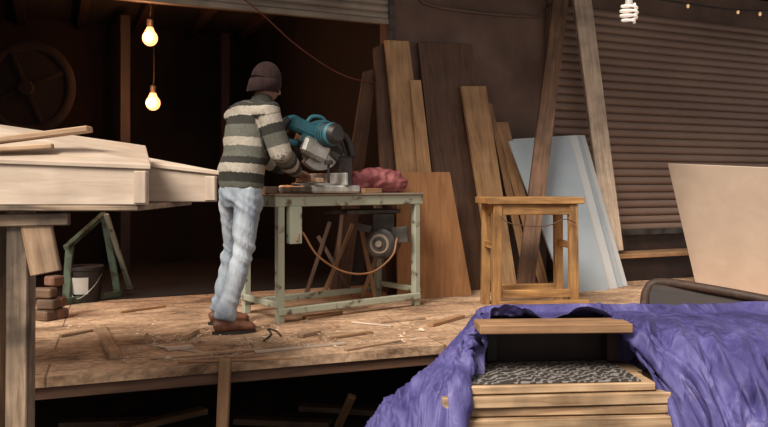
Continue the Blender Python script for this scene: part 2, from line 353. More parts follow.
loft(bm,P,[0.035]*41,[0.05]*41,ref=V((0,1,0)),seg=8,cap=False); fin('rim',bm,M_room,parent=wh,smooth='all')
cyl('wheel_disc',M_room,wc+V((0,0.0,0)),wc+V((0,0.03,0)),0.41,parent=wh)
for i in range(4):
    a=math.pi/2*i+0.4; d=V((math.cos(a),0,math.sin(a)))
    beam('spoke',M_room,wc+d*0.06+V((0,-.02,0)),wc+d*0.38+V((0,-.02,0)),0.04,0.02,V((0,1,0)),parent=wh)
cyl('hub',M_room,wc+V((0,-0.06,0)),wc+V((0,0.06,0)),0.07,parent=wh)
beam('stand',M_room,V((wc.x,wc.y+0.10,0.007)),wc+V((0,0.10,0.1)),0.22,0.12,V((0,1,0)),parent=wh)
# ---------------------------------------------------------------- lamps
def hang(px,py,Y,top,power):
    c=dp(px,py,Y); e=empty('hanging_bulb',c+V((0,0,0.05)),'lit bare warm bulb hanging from a cord','light bulb','lit hanging bulbs')
    bm=bmesh.new(); ball(bm,c,(0.070,0.070,0.074)); loft(bm,[c+V((0,0,0.03)),c+V((0,0,0.10))],[0.055,0.028])
    fin('bulb_glass',bm,M_bulb,parent=e,smooth='all',frame=Matrix.Translation(c))
    bm=bmesh.new(); ball(bm,c-V((0,.055,0)),(0.042,0.035,0.044)); fin('filament',bm,M_fil,parent=e,smooth='all',frame=Matrix.Translation(c))
    cyl('socket',M_black,c+V((0,0,0.095)),c+V((0,0,0.17)),0.030,parent=e)
    tube('cord',M_black,[c+V((0,0,0.16)),c+V((0.01,0,0.3)),V((c.x,c.y,top))],0.006,parent=e)
    L=bpy.data.lights.new('bulb_light','POINT'); L.energy=power; L.color=(1,0.38,0.14); L.shadow_soft_size=0.06
    lo=bpy.data.objects.new('bulb_light',L); lo.location=c+V((0,-0.18,0.0)); C.objects.link(lo)
hang(150,38,6.9,2.68,26); hang(153,103,7.3,2.68,20)
c=dp(629,12,5.6); e=empty('spiral_bulb',c,'unlit white spiral bulb hanging from a cord','light bulb')
bm=bmesh.new(); P=[]
for i in range(90):
    t=i/89; r=0.050*math.sin(math.pi*(0.15+0.75*t))**0.5+0.01
    P.append(c+V((r*math.cos(t*8*math.pi),r*math.sin(t*8*math.pi),0.06-0.14*t)))
loft(bm,P,[0.010]*90,seg=8); fin('glass_spiral',bm,M_cfl,parent=e,smooth='all')
cyl('socket',M_white,c+V((0,0,0.05)),c+V((0,0,0.14)),0.03,0.022,parent=e)
tube('cord',M_black,[c+V((0,0,0.13)),c+V((0.0,0,0.4)),V((c.x,c.y,2.96))],0.006,parent=e)
tube('red_wire',M_redw,[fp(235,-8,-0.3),fp(262,14,-0.3),fp(300,48,-0.2),fp(345,76,-0.1),fp(388,84,-0.05)],0.006,label='thin red wire sagging across the opening',cat='wire')
sw=empty('light_string',fp(690,4,-0.4),'dark cable with tiny warm lights along the wall','string lights')
tube('cable',M_black,[fp(575,-14,-0.4),fp(650,-2,-0.4),fp(690,4,-0.4),fp(735,10,-0.4),fp(790,12,-0.4)],0.010,parent=sw)
for px,py in ((688,6),(738,12),(760,14)):
    q=fp(px,py,-0.4); bm=bmesh.new(); ball(bm,q,(0.014,0.014,0.022),seg=10); fin('tiny_bulb',bm,M_gold,parent=sw,smooth='all')
# ---------------------------------------------------------------- leaning boards
def lean(name,mat,b0,b1,t0,t1,ty0,ty1,vb,vt,th,label,cat='plank',bz=0.0,group=None):
    return slab(name,mat,ff(b0,vb,bz),ff(b1,vb,bz),fp(t1,ty1,vt),fp(t0,ty0,vt),th,label=label,cat=cat,group=group)
lean('leaning_plank',M_plank,410,442,385,409,40,41,-0.30,-0.12,0.03,'tall light brown plank leaning on the wall')
lean('leaning_plank',M_brown,388,412,374,386,48,42,-0.22,-0.06,0.03,'darker brown plank leaning at the wall corner')
lean('leaning_board',M_brown,446,500,418,472,42,44,-0.20,-0.05,0.03,'wide dark brown board leaning on the wall','board')
lean('leaning_plank',M_plank,430,446,410,421,80,80,-0.36,-0.17,0.02,'narrow plank leaning on the wall')
lean('leaning_plank',M_plank,494,518,461,486,86,86,-0.34,-0.12,0.03,'smooth tan plank leaning on the wall')
lean('leaning_plank',M_tan,528,536,487,492,102,104,-0.38,-0.08,0.02,'thin batten leaning on the wall')
lean('leaning_plank',M_tan,542,550,496,508,122,122,-0.44,-0.10,0.025,'thin tan batten leaning on the wall')
lean('veneer_panel',M_ply,398,472,396,450,172,172,-0.46,-0.40,0.018,'reddish brown veneered panel leaning on planks','panel')
slab('leaning_plank',M_brown,ff(330,0.3,0.006),ff(350,0.3,0.006),fp(377,68,-0.05),fp(364,72,-0.05),0.03,label='dark plank leaning inside the opening',cat='plank')
for k,(m,o,l) in enumerate(((M_lam,0.0,'white laminated sheet leaning in a stack'),(M_blue,0.045,'pale blue laminated sheet leaning in a stack'),(M_lam,0.09,'white laminated sheet leaning in a stack'))):
    slab('laminate_sheet',m,ff(576,-0.62+o),ff(618+k*5,-0.62+o),fp(577+k*4,135,-0.25+o),fp(513,139,-0.25+o),0.022,label=l,cat='sheet',group='leaning laminate sheets')
slab('laminate_sheet',M_blue,ff(566,-0.665),ff(609,-0.665),fp(570,137,-0.295),fp(509,141,-0.295),0.02,label='pale blue laminated sheet at the front of the stack',cat='sheet',group='leaning laminate sheets')
pf=ff(524,-0.70,0.01)
beam('leaning_post',M_mid,pf,fp(564,-30,-0.25),0.14,0.06,V((0,1,0)),label='mid-brown rough timber leaning up to the awning',cat='post')
beam('leaning_post',M_post,fp(614,251,-0.22),fp(578,-28,-0.22),0.165,0.07,V((0,1,0)),label='weathered pale timber post standing on the ledge',cat='post')
bl=V((2.86,6.85,0)); br=V((3.22,5.35,0))
slab('fibreboard_sheet',M_mdf,bl,br,V((3.08,5.35,1.03)),V((2.65,6.98,1.12)),0.02,label='large plain pinkish fibreboard sheet standing on edge',cat='board')
df=empty('dark_frame',V((2.3,5.4,0)),'dark stained frame lying on its side','frame')
a=dp(650,282,5.6);b=dp(800,306,5.0);c_=dp(790,345,4.95);d=dp(643,308,5.5)
slab('panel',M_int,d,c_,b,a,0.02,parent=df)
tube('top_rail',M_dark,[d+V((0,-.02,.02)),a+V((-.03,-.02,-.06)),a+V((.06,-.02,.0)),a.lerp(b,.4)+V((0,-.02,.02)),b+V((0,-.02,0))],0.032,parent=df,label='worn brown top rail')
# ---------------------------------------------------------------- metal table
TL=V((-.70,4.96,0)); TT=V((.97,.75,0)); TLEN=TT.length; TT.normalize(); TN=V((-TT.y,TT.x,0)); TD=0.52
def T(a,b,z): return TL+TT*a+TN*b+V((0,0,z))
tb=empty('metal_work_table',T(TLEN/2,TD/2,0),'work table of chipped pale green angle iron','table')
ax=[TT,TN,V((0,0,1))]
for a_,b_ in ((0.02,0.02),(TLEN-0.02,0.02),(0.02,TD-.02),(TLEN-.02,TD-.02)):
    obox('leg',M_green,T(a_,b_,0.40),ax,[0.050,0.050,0.80],parent=tb)
for b_ in (0.0,TD): obox('apron',M_green,T(TLEN/2,b_,0.81),ax,[TLEN+0.06,0.02,0.07],parent=tb)
for a_ in (-0.02,TLEN+0.02): obox('apron',M_green,T(a_,TD/2,0.81),ax,[0.02,TD-0.02,0.07],parent=tb)
obox('table_top',M_roll,T(TLEN/2,TD/2,0.853),ax,[TLEN+0.07,TD+0.05,0.014],parent=tb,label='scuffed metal top plate')
for b_ in (0.0,TD): obox('lower_rail',M_green,T(TLEN/2,b_,0.075),ax,[TLEN,0.04,0.045],parent=tb)
for a_ in (0.0,TLEN): obox('lower_rail',M_green,T(a_,TD/2,0.12),ax,[0.035,TD,0.04],parent=tb)
obox('switch_box',M_green,T(0.12,-0.0,0.65),ax,[0.09,0.06,0.25],parent=tb,label='pale green switch box')
obox('cross_plate',M_dsteel,T(TLEN-0.35,0.25,0.72),ax,[0.5,0.3,0.03],parent=tb,label='dark motor mounting plate')
mo=empty('electric_motor',T(TLEN-0.3,0.2,0.5),'dark round electric motor slung under the table','motor')
mc=T(TLEN-0.30,0.1,0.48); nd=V((-0.25,-0.97,0)).normalized()
cyl('housing',M_dsteel,mc-nd*0.0,mc-nd*0.20,0.115,parent=mo)
cyl('pulley_cover',M_dsteel,mc+nd*0.02,mc,0.095,0.115,parent=mo,label='grey pulley cover')
cyl('pulley',M_roll,mc+nd*0.03,mc+nd*0.018,0.075,parent=mo)
cyl('pulley_face',M_dsteel,mc+nd*0.037,mc+nd*0.028,0.055,parent=mo)
cyl('hub',M_roll,mc+nd*0.055,mc+nd*0.033,0.025,parent=mo)
bx=nd.cross(V((0,0,1)))
beam('bracket',M_dsteel,mc-nd*0.10+V((0,0,0.09)),mc-nd*0.10+V((0,0,0.222)),0.16,0.06,V((0,1,0)),parent=mo)
beam('belt_guard',M_dsteel,mc-nd*0.07-bx*0.08+V((0,0,0.06)),mc-nd*0.07-bx*0.20+V((0,0,0.07)),0.06,0.12,parent=mo)
beam('belt_guard',M_dsteel,mc-nd*0.07+bx*0.08+V((0,0,0.10)),mc-nd*0.07+bx*0.20+V((0,0,0.13)),0.05,0.06,parent=mo)
tube('power_cord',M_cord,[T(0.12,-0.04,0.54),dp(302,232,5.05),dp(318,256,5.1),dp(345,272,5.25),dp(372,272,5.4),dp(392,256,5.5),dp(397,238,5.55)],0.007,label='orange power cord looping under the table',cat='cord')
for i,(b0,t0,ty) in enumerate(((306,330,222),(322,353,224),(335,342,215),(362,385,232),(352,318,236),(375,360,222))):
    p=fl(b0,297+i%2*3); q=dp(t0,ty,p.y+0.15)
    beam('offcut_stick',M_tan if i%2 else M_brown,p+V((0,0,0.02)),q,0.035,0.02,V((0,1,0)),label='rough wooden offcut propped under the table',cat='stick',group='offcuts under the table')
# ---------------------------------------------------------------- mitre saw
S0=V((-.47,5.38,0.862)); fd=V((-.8,-.6,0)); sd=V((.6,-.8,0))
def S(f,s,z): return S0+fd*f+sd*s+up*z
saw=empty('mitre_saw',S0,'teal and grey electric mitre saw bolted on the table','power saw')
obox('base',M_steel,S(0,0,0.025),[fd,sd,up],[0.34,0.42,0.045],0.01,parent=saw)
cyl('turntable',M_steel,S(0.02,0,0.045),S(0.02,0,0.062),0.15,parent=saw)
obox('fence',M_steel,S(-0.06,0,0.085),[fd,sd,up],[0.02,0.44,0.075],0.004,parent=saw)
obox('column',M_dsteel,S(-0.17,0,0.13),[fd,sd,up],[0.10,0.11,0.20],0.012,parent=saw)
beam('pivot_arm',M_dsteel,S(-0.17,0,0.20),S(0.0,0,0.34),0.08,0.09,parent=saw,bev=0.012)
def disc(name,mat,c,r,th,a0,a1,rin,**k):
    bm=bmesh.new(); n=36; R=[]
    full=abs(a1-a0)>=2*math.pi-0.01
    tee=k.pop('teeth',None)
    for i in range(n+1):
        a=a0+(a1-a0)*i/n; rr=r*(1.0 if not tee or i%2 else 0.96)
        d=fd*math.cos(a)+up*math.sin(a)
        R.append([bm.verts.new(c+d*rin-sd*th/2),bm.verts.new(c+d*rr-sd*th/2),bm.verts.new(c+d*rr+sd*th/2),bm.verts.new(c+d*rin+sd*th/2)])
    for i in range(n):
        for j in range(4): bm.faces.new([R[i][j],R[i][(j+1)%4],R[i+1][(j+1)%4],R[i+1][j]])
    if not full: bm.faces.new(R[0]); bm.faces.new(list(reversed(R[-1])))
    bmesh.ops.remove_doubles(bm,verts=bm.verts,dist=1e-5)
    return fin(name,bm,mat,smooth=True,frame=Matrix.Translation(c),**k)
bc=S(0.0,0.0,0.285)
disc('blade',M_steel,bc,0.135,0.003,0,2*math.pi,0.012,parent=saw,teeth=True)
disc('upper_guard',M_dsteel,bc,0.158,0.080,math.radians(-20),math.radians(200),0.02,parent=saw,label='dark grey upper blade guard')
disc('guard_rim',M_teal,bc+sd*0.044,0.162,0.016,math.radians(10),math.radians(160),0.085,parent=saw,label='teal guard rim')
disc('lower_guard',M_steel,bc,0.145,0.055,math.radians(190),math.radians(320),0.04,parent=saw,label='dull metal lower blade guard')
mt=bc+up*0.070-fd*0.01
cyl('motor_housing',M_teal,mt+sd*0.04,mt+sd*0.16,0.078,0.070,bev=0.012,parent=saw)
for i in range(3):
    cyl('cooling_ring',M_black,mt+sd*(0.080+i*0.024),mt+sd*(0.088+i*0.024),0.079-i*.0015,parent=saw)
cyl('motor_cap',M_black,mt+sd*0.16,mt+sd*0.20,0.066,0.050,bev=0.008,parent=saw)
obox('gear_case',M_steel,bc+sd*0.055+fd*0.06-up*0.02,[(fd+up*.4).normalized(),sd,(up-fd*.4).normalized()],[0.19,0.06,0.11],0.02,parent=saw)
obox('switch_body',M_teal,bc+fd*0.12+up*0.11+sd*0.02,[(fd+up*.35).normalized(),sd,(up-fd*.35).normalized()],[0.19,0.075,0.085],0.015,parent=saw)
tube('handle',M_teal,[bc+fd*0.10+up*0.13,bc+fd*0.18+up*0.165,bc+fd*0.25+up*0.13,bc+fd*0.252+up*0.06,bc+fd*0.19+up*0.02,bc+fd*0.09+up*0.03],0.022,parent=saw)
tube('handle_grip',M_black,[bc+fd*0.215+up*0.155,bc+fd*0.253+up*0.12,bc+fd*0.256+up*0.065,bc+fd*0.225+up*0.032],0.026,parent=saw)
tube('trigger',M_black,[bc+fd*0.225+up*0.12,bc+fd*0.21+up*0.10,bc+fd*0.222+up*0.075],0.008,parent=saw)
tube('dust_port',M_black,[bc-fd*0.10+up*0.05,bc-fd*0.17+up*0.08,bc-fd*0.22+up*0.03,bc-fd*0.25-up*0.06],0.026,parent=saw)
tube('carry_bar',M_teal,[bc-fd*0.06+up*0.14,bc-fd*0.02+up*0.18,bc+fd*0.05+up*0.18,bc+fd*0.09+up*0.14],0.013,parent=saw)
tube('return_spring',M_black,[S(-0.19,0.03,0.2),S(-0.14,0.04,0.32),S(-0.08,0.04,0.38)],0.012,parent=saw)
cyl('clamp_knob',M_black,S(0.05,0.19,0.06),S(0.05,0.19,0.17),0.008,parent=saw)
cyl('clamp_head',M_black,S(0.05,0.19,0.17),S(0.05,0.19,0.195),0.026,parent=saw)
saw.matrix_basis=Matrix.Translation(S0)@Matrix.Scale(1.17,4)
obox('workpiece',M_lum,S(0.14,0.10,0.091),[(fd*0.2+sd).normalized(),(fd-sd*0.2).normalized(),up],[0.44,0.05,0.03],label='short strip of light wood held on the saw base',cat='wood strip')
obox('wood_block',M_lum,T(0.07,0.30,0.885),ax,[0.10,0.16,0.05],label='small wood block on the table end',cat='block')
obox('wood_block',M_tan,T(0.80,0.04,0.878),ax,[0.16,0.05,0.035],label='pale offcut on the table top',cat='block')
bg=T(0.98,0.24,0.945); bm=bmesh.new()
loft(bm,[bg-TT*0.24,bg-TT*0.21,bg-TT*0.10+up*0.01,bg+TT*0.03+up*0.014,bg+TT*0.15,bg+TT*0.23,bg+TT*0.27],[0.05,0.08,0.10,0.105,0.10,0.09,0.05],[0.035,0.065,0.082,0.088,0.088,0.072,0.045],ref=TN,seg=20)
bm=remesh(bm,0.007,1,0.024,13)
for v in bm.verts: v.co.z=max(v.co.z,0.861)
fin('dust_bag',bm,M_red,smooth='all',frame=Matrix.Translation(bg),label='crumpled faded red cloth dust bag on the table',cat='bag')
# ---------------------------------------------------------------- stool
sc=V((1.095,5.66,0)); ra=math.radians(7)
st=empty('wooden_stand',sc,'rough orange-brown wooden stand with square legs','stand')
ux=V((math.cos(ra),math.sin(ra),0)); uy=V((-math.sin(ra),math.cos(ra),0))
def SP(a,b,z): return sc+ux*a+uy*b+V((0,0,z))
sa=[ux,uy,up]
obox('seat',M_stool,SP(0,0,0.805),sa,[0.73,0.40,0.05],0.005,parent=st)
for b_ in (-0.16,0.16): obox('apron',M_stool,SP(0,b_,0.74),sa,[0.62,0.025,0.08],parent=st)
for a_ in (-0.28,0.28): obox('apron',M_stool,SP(a_,0,0.74),sa,[0.025,0.28,0.08],parent=st)
for a_ in (-0.295,0.295):
    for b_ in (-0.16,0.16): beam('leg',M_stool,SP(a_*0.97,b_*0.97,0.779),SP(a_,b_,0),0.065,0.055,uy,parent=st)
for b_ in (-0.16,0.16): obox('stretcher',M_stool,SP(0,b_,0.12),sa,[0.58,0.03,0.06],parent=st)
for a_ in (-0.295,0.295): obox('stretcher',M_stool,SP(a_,0,0.47),sa,[0.03,0.29,0.05],parent=st)
obox('footboard',M_stool,SP(0.04,-0.22,0.040),sa,[0.68,0.06,0.075],parent=st)
tube('coiled_wire',M_wire,[SP(-0.29,-0.21,0.70),SP(-0.2,-0.22,0.64),SP(0.05,-0.22,0.62),SP(0.2,-0.22,0.67),SP(0.29,-0.21,0.64)],0.004,label='loose wire hung across the stand',cat='wire')
# ---------------------------------------------------------------- left bench with boxes
bn=empty('work_bench',V((-1.7,3.3,-0.7)),'rough timber work bench with tall posts','bench')
obox('bench_top',M_rough,V((-1.80,3.36,0.829)),[V((1,0.03,0)).normalized(),V((-0.03,1,0)).normalized(),up],[1.65,0.92,0.022],parent=bn)
for x,y,w_,m in ((-1.60,3.03,0.10,M_rough),(-1.475,3.02,0.085,M_rough),(-2.5,3.0,0.09,M_lum),(-2.5,3.7,0.09,M_lum)):
    beam('leg',m,V((x,y,-0.7)),V((x+0.01,y,0.815)),w_,0.08,V((0,1,0)),parent=bn)
obox('brace_board',M_lum,V((-1.37,2.98,0.68)),[V((1,0,0.2)).normalized(),V((0,1,0)),V((-0.2,0,1)).normalized()],[0.12,0.025,0.23],parent=bn,label='pale board nailed to the bench leg')
beam('cross_rail',M_rough,V((-1.75,2.97,0.775)),V((-1.25,2.97,0.785)),0.05,0.03,V((0,1,0)),parent=bn)
def wedge(name,pts,mat,**k):
    bm=bmesh.new(); vs=[bm.verts.new(p) for p in pts]
    for f in ((0,1,2,3),(7,6,5,4),(0,4,5,1),(1,5,6,2),(2,6,7,3),(3,7,4,0)): bm.faces.new([vs[i] for i in f])
    bmesh.ops.recalc_face_normals(bm,faces=bm.faces)
    bmesh.ops.bevel(bm,geom=list(bm.edges),offset=0.003,segments=1,affect='EDGES')
    return fin(name,bm,mat,frame=Matrix.Translation(sum((V(p) for p in pts),V())/8),**k)
def wbox(label,fl_,fr_,br_,bl_,zb,zt):
    e=empty('wooden_box',V((sum(p[0] for p in (fl_,fr_,br_,bl_))/4,sum(p[1] for p in (fl_,fr_,br_,bl_))/4,zb)),label,'box','pale wooden boxes')
    P=[(*fl_,zb),(*fr_,zb),(*fr_,zt[1]-0.02),(*fl_,zt[0]-0.02),(*bl_,zb),(*br_,zb),(*br_,zt[2]-0.02),(*bl_,zt[3]-0.02)]
    wedge('body',P,M_pine,parent=e)
    o=0.012
    a0=V((fl_[0]-o,fl_[1]-o,0));a1=V((fr_[0]+o,fr_[1]-o,0));a2=V((br_[0]+o,br_[1]+o,0));a3=V((bl_[0]-o,bl_[1]+o,0))
    Q=[a0+up*(zt[0]-0.0195),a1+up*(zt[1]-0.0195),a1+up*zt[1],a0+up*zt[0],a3+up*(zt[3]-0.0195),a2+up*(zt[2]-0.0195),a2+up*zt[2],a3+up*zt[3]]
    wedge('lid',Q,M_pine,parent=e)
    x=fr_[0]-0.05
    obox('corner_batten',M_pine,V((x+0.02,fr_[1]-0.009,(zb+zt[1])/2-0.01)),[V((1,0,0)),V((0,1,0)),up],[0.05,0.016,zt[1]-zb-0.03],parent=e)
wbox('pale raw pine box with a sloping lid on the bench',(-1.72,2.92),(-.92,2.92),(-1.10,3.40),(-1.9,3.40),0.842,(1.03,1.0,1.10,1.22))
wbox('longer raw pine box with a sloping lid on the bench',(-1.95,3.45),(-.77,3.45),(-.95,3.80),(-2.3,3.80),0.842,(1.12,0.985,1.0,1.27))
beam('loose_batten',M_lum,V((-1.62,2.97,1.085)),V((-1.18,3.00,1.145)),0.07,0.024,label='thin batten laid across the box lids',cat='batten',group='battens on the boxes')
beam('loose_batten',M_lum,V((-1.75,2.90,1.045)),V((-1.32,2.98,1.075)),0.04,0.02,label='short batten with a dark edge on the box',cat='batten',group='battens on the boxes')
# ---------------------------------------------------------------- bucket and green frame
bk=fl(85,301); be=empty('plastic_bucket',bk,'dark plastic bucket with a black lid and pale label','bucket')
cyl('bucket_body',M_black,bk,bk+V((0,0,0.25)),0.115,0.135,parent=be)
cyl('lid',M_black,bk+V((0,0,0.25)),bk+V((0,0,0.28)),0.143,parent=be)
bm=bmesh.new()
ra_=[]
for i in range(13):
    a=math.radians(-128+70*i/12)
    ra_.append([bm.verts.new(bk+V((math.cos(a)*rr,math.sin(a)*rr,zz))) for rr,zz in ((0.126,0.07),(0.139,0.20))])
for i in range(12): bm.faces.new([ra_[i][0],ra_[i+1][0],ra_[i+1][1],ra_[i][1]])
fin('paper_label',bm,M_paper,parent=be,smooth='all')
tube('wire_handle',M_steel,[bk+V((-0.137,0,0.22)),bk+V((-0.10,-0.10,0.12)),bk+V((0,-0.145,0.04)),bk+V((0.10,-0.10,0.12)),bk+V((0.137,0,0.22))],0.003,parent=be)
gf=empty('green_trestle',fl(92,303),'chipped dark green steel trestle beside the bucket','trestle')
for (p,q) in (((118,293),(104,214)),((66,304),(70,244))):
    a=fl(p[0],p[1]); b=dp(q[0],q[1],a.y+0.05)
    beam('leg',M_dgreen,a,b,0.06,0.03,V((0,1,0)),parent=gf)
beam('leg',M_green,fl(118,294)+V((0.02,0.25,0)),dp(106,214,6.25),0.04,0.03,V((0,1,0)),parent=gf)
beam('crossbar',M_dgreen,fl(64,305)+V((0,-0.02,0.03)),fl(122,297)+V((0,-0.02,0.03)),0.04,0.05,parent=gf)
beam('crossbar',M_dgreen,dp(104,214,6.3),dp(66,248,5.75),0.045,0.04,parent=gf)
k=0
for (x,z,w_) in ((44,0,.17),(57,0,.12),(47,1,.13),(59,1,.09),(44,2,.15),(53,3,.10)):
    p=fl(x,318 if k%2 else 320); p.z=0.035+z*0.072
    box('clay_block' ,M_clay if k%2 else M_under,p+V((random.uniform(-.02,.02),0.02*z,0)),(w_,0.10,0.068),random.uniform(-.6,.6),0.010,label='rough reddish block in a small pile' if k%2 else 'wood offcut block in a small pile',cat='block',group='pile of blocks'); k+=1
# ---------------------------------------------------------------- floor debris
def stick(p0,p1,w,t,m,label,cat='stick'):
    a=fl(*p0,t/2+0.002); b=fl(*p1,t/2+0.002); beam('wood_scrap',m,a,b,w,t,label=label,cat=cat,group='scraps on the floor',bev=0.002)
stick((99,326),(116,357),0.07,0.022,M_lum,'short flat board lying on the platform','board')
stick((150,358),(262,349),0.035,0.012,M_lum,'long thin strip lying on the platform')
stick((255,352),(345,343),0.03,0.012,M_pine,'pale thin strip lying on the platform')
stick((178,362),(300,358),0.02,0.008,M_tan,'thin strip near the platform edge')
stick((60,336),(92,330),0.03,0.015,M_lum,'short strip on the platform')
stick((120,312),(165,306),0.03,0.015,M_tan,'short strip on the platform')
stick((300,336),(318,331),0.05,0.02,M_lum,'small offcut on the platform')
stick((330,338),(372,332),0.03,0.012,M_tan,'thin offcut on the platform')
stick((150,345),(200,352),0.02,0.008,M_pine,'thin pale strip on the platform')
stick((380,322),(425,318),0.03,0.012,M_lum,'thin offcut on the platform')
stick((430,325),(462,316),0.05,0.02,M_tan,'offcut on the platform')
stick((345,350),(400,340),0.025,0.010,M_lum,'thin offcut on the platform')
stick((305,318),(340,312),0.06,0.02,M_tan,'flat offcut on the platform')
stick((180,338),(196,331),0.05,0.03,M_lum,'stubby offcut on the platform')
stick((166,349),(192,346),0.06,0.015,M_pine,'pale flat scrap on the platform')
stick((352,322),(392,326),0.02,0.010,M_pine,'pale thin sliver on the platform')
bm=bmesh.new()
for i in range(2400):
    px=random.gauss(235,100); py=random.gauss(340,17)
    if px<45 or px>490 or py<304 or py>372: continue
    if py>378-(px-33)*0.08-6: continue
    if noise.noise(V((px*.03,py*.09,2)))<-0.05: continue
    p=fl(px,py,0.004); s=random.uniform(0.004,0.014)*(2.2 if random.random()<.06 else 1); a=random.uniform(0,6.28)
    d=V((math.cos(a),math.sin(a),0)); e_=V((-d.y,d.x,0))*random.uniform(0.25,0.6)
    vs=[bm.verts.new(p+d*s),bm.verts.new(p+e_*s+up*s*random.uniform(0,.7)),bm.verts.new(p-d*s+up*s*random.uniform(0,.4)),bm.verts.new(p-e_*s)]
    bm.faces.new(vs)
fin('wood_shavings',bm,M_chip,kind='stuff',label='scattered pale wood chips and shavings on the platform',cat='shavings')
tube('loose_cable',M_black,[fl(264,341,.006),fl(271,334,.006),fl(268,329,.006),fl(276,331,.006),fl(281,336,.006)],0.006,label='short black cable curled by the table leg',cat='cable')
pq=E0+ED*0.86+V((0.02,-0.04,0)); beam('support_post',M_tan,V((pq.x,pq.y+0.01,-0.7)),V((pq.x+0.03,pq.y+0.01,0.03)),0.06,0.04,V((0,1,0)),label='short timber prop nailed to the platform edge',cat='post')
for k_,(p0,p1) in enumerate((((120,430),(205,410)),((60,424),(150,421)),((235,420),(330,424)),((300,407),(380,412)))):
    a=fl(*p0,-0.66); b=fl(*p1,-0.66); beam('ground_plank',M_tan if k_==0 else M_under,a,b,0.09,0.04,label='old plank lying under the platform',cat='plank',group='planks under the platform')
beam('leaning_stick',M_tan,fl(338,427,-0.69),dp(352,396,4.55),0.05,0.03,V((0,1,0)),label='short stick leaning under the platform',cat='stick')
# ---------------------------------------------------------------- lumber stack
LD=V((1,0.08,0)).normalized(); LP=V((-0.08,1,0)).normalized()
z=0.122
specs=[(0.032,0.29,1.14,0.012),(0.046,0.25,1.20,0.0),(0.034,0.27,1.14,0.015),(0.052,0.24,1.22,-0.008),(0.040,0.27,1.18,0.01),(0.05,0.26,1.18,0),(0.1,0.26,1.18,0),(0.1,0.26,1.18,0),(0.1,0.26,1.18,0),(0.1,0.26,1.18,0),(0.1,0.26,1.18,0)]
for i,(t,x0,x1,jy) in enumerate(specs):
    zz=z-t/2
    if zz-t/2<-0.7: break
    for j in range(2):
        xa=x0+random.uniform(-.04,.04); xb=x1+random.uniform(-.05,.03); y=3.03+jy+j*0.205; sk=random.uniform(-.008,.008)
        beam('stacked_plank',M_pile,V((xa,y+0.08*(xa-.3)-sk,zz)),V((xb,y+0.08*(xb-.3)+sk,zz)),0.18,t,label='rough sawn plank in a stack under the tarp',cat='plank',group='lumber stack')
    z-=t+0.006
zb=z
box('bearer_block',M_dark,V((0.4,3.15,(-0.7+zb)/2)),(0.15,0.4,max(0.02,zb+0.7-0.002)),label='dark bearer under the lumber',cat='block',group='bearers')
box('bearer_block',M_dark,V((1.0,3.18,(-0.7+zb)/2)),(0.15,0.4,max(0.02,zb+0.7-0.002)),label='dark bearer under the lumber',cat='block',group='bearers')
obox('patterned_sheet',M_pat,V((0.68,3.17,0.127)),[LD,LP,up],[0.70,0.34,0.006],0.001,label='black sheet with a wavy pale pattern on the lumber',cat='sheet')
for x in (0.48,1.02):
    box('spacer_block',M_int,V((x,3.36,0.218)),(0.05,0.05,0.175),0.1,label='timber spacer between lumber and cover board',cat='block',group='spacers')
obox('shade_sheet',M_int,V((0.765,3.425,0.20)),[V((1,.04,0)).normalized(),V((-.04,1,0)).normalized(),up],[0.60,0.008,0.20],label='dark sheet added as shade in the gap behind the lumber',cat='sheet')  # added dark sheet standing in for shade inside the cavity
box('cover_board',M_tan,V((0.71,3.155,0.325)),(0.64,0.15,0.038),0.05,label='wide board holding the tarp on top',cat='board')
box('support_board',M_dark,V((0.76,3.33,0.315)),(0.60,0.16,0.014),0.04,label='dark board carrying the tarp',cat='board')
# ---------------------------------------------------------------- tarp
ZT=0.327
cols=[
 [(-.02,3.46,-.65),(-.03,3.45,-.26),(-.05,3.38,-.15),(-.07,3.3,-.16),(-.11,3.22,-.23),(-.15,3.1,-.43),(-.17,3.0,-.66)],
 [(.11,3.48,-.65),(.11,3.46,-.08),(.10,3.40,-.01),(.08,3.32,.00),(.04,3.2,-.05),(.01,3.05,-.23),(-.03,2.95,-.66)],
 [(.26,3.50,-.65),(.26,3.48,.05),(.26,3.42,.12),(.25,3.32,.14),(.22,3.17,.08),(.17,2.98,-0.10),(.12,2.88,-.66)],
 [(.40,3.52,-.65),(.40,3.50,.20),(.40,3.43,.272),(.39,3.33,.288),(.36,3.16,.22),(.27,2.92,.00),(.20,2.83,-.66)],
 [(.47,3.53,-.65),(.47,3.505,.26),(.47,3.45,ZT-.005),(.47,3.39,ZT),(.47,3.33,ZT+.003),(.46,3.30,ZT+.003),(.46,3.26,ZT+.002)],
 [(.72,3.55,-.65),(.72,3.52,.27),(.72,3.46,ZT-.003),(.72,3.40,ZT),(.72,3.35,ZT+.003),(.72,3.31,ZT+.003),(.72,3.25,ZT+.002)],
 [(.96,3.58,-.65),(.96,3.55,.27),(.96,3.49,ZT-.003),(.96,3.42,ZT),(.97,3.36,ZT+.005),(.98,3.3,ZT+.004),(.98,3.22,ZT)],
 [(1.12,3.64,-.65),(1.12,3.61,.26),(1.1,3.54,.315),(1.07,3.38,ZT-.006),(1.06,3.17,.28),(1.23,3.0,.05),(1.31,2.84,-.45)],
 [(1.45,3.72,-.65),(1.45,3.69,.25),(1.42,3.60,.295),(1.40,3.4,.285),(1.36,3.12,.21),(1.40,2.90,-.03),(1.44,2.76,-.58)],
 [(1.9,3.80,-.65),(1.9,3.77,.25),(1.85,3.66,.290),(1.80,3.4,.26),(1.72,3.07,.165),(1.70,2.84,-.06),(1.68,2.70,-.62)],
 [(2.5,3.9,-.65),(2.5,3.87,.25),(2.45,3.7,.28),(2.35,3.4,.24),(2.25,3.0,.14),(2.2,2.78,-.06),(2.15,2.62,-.62)]]
rowsC=[crv(c,20) for c in cols]
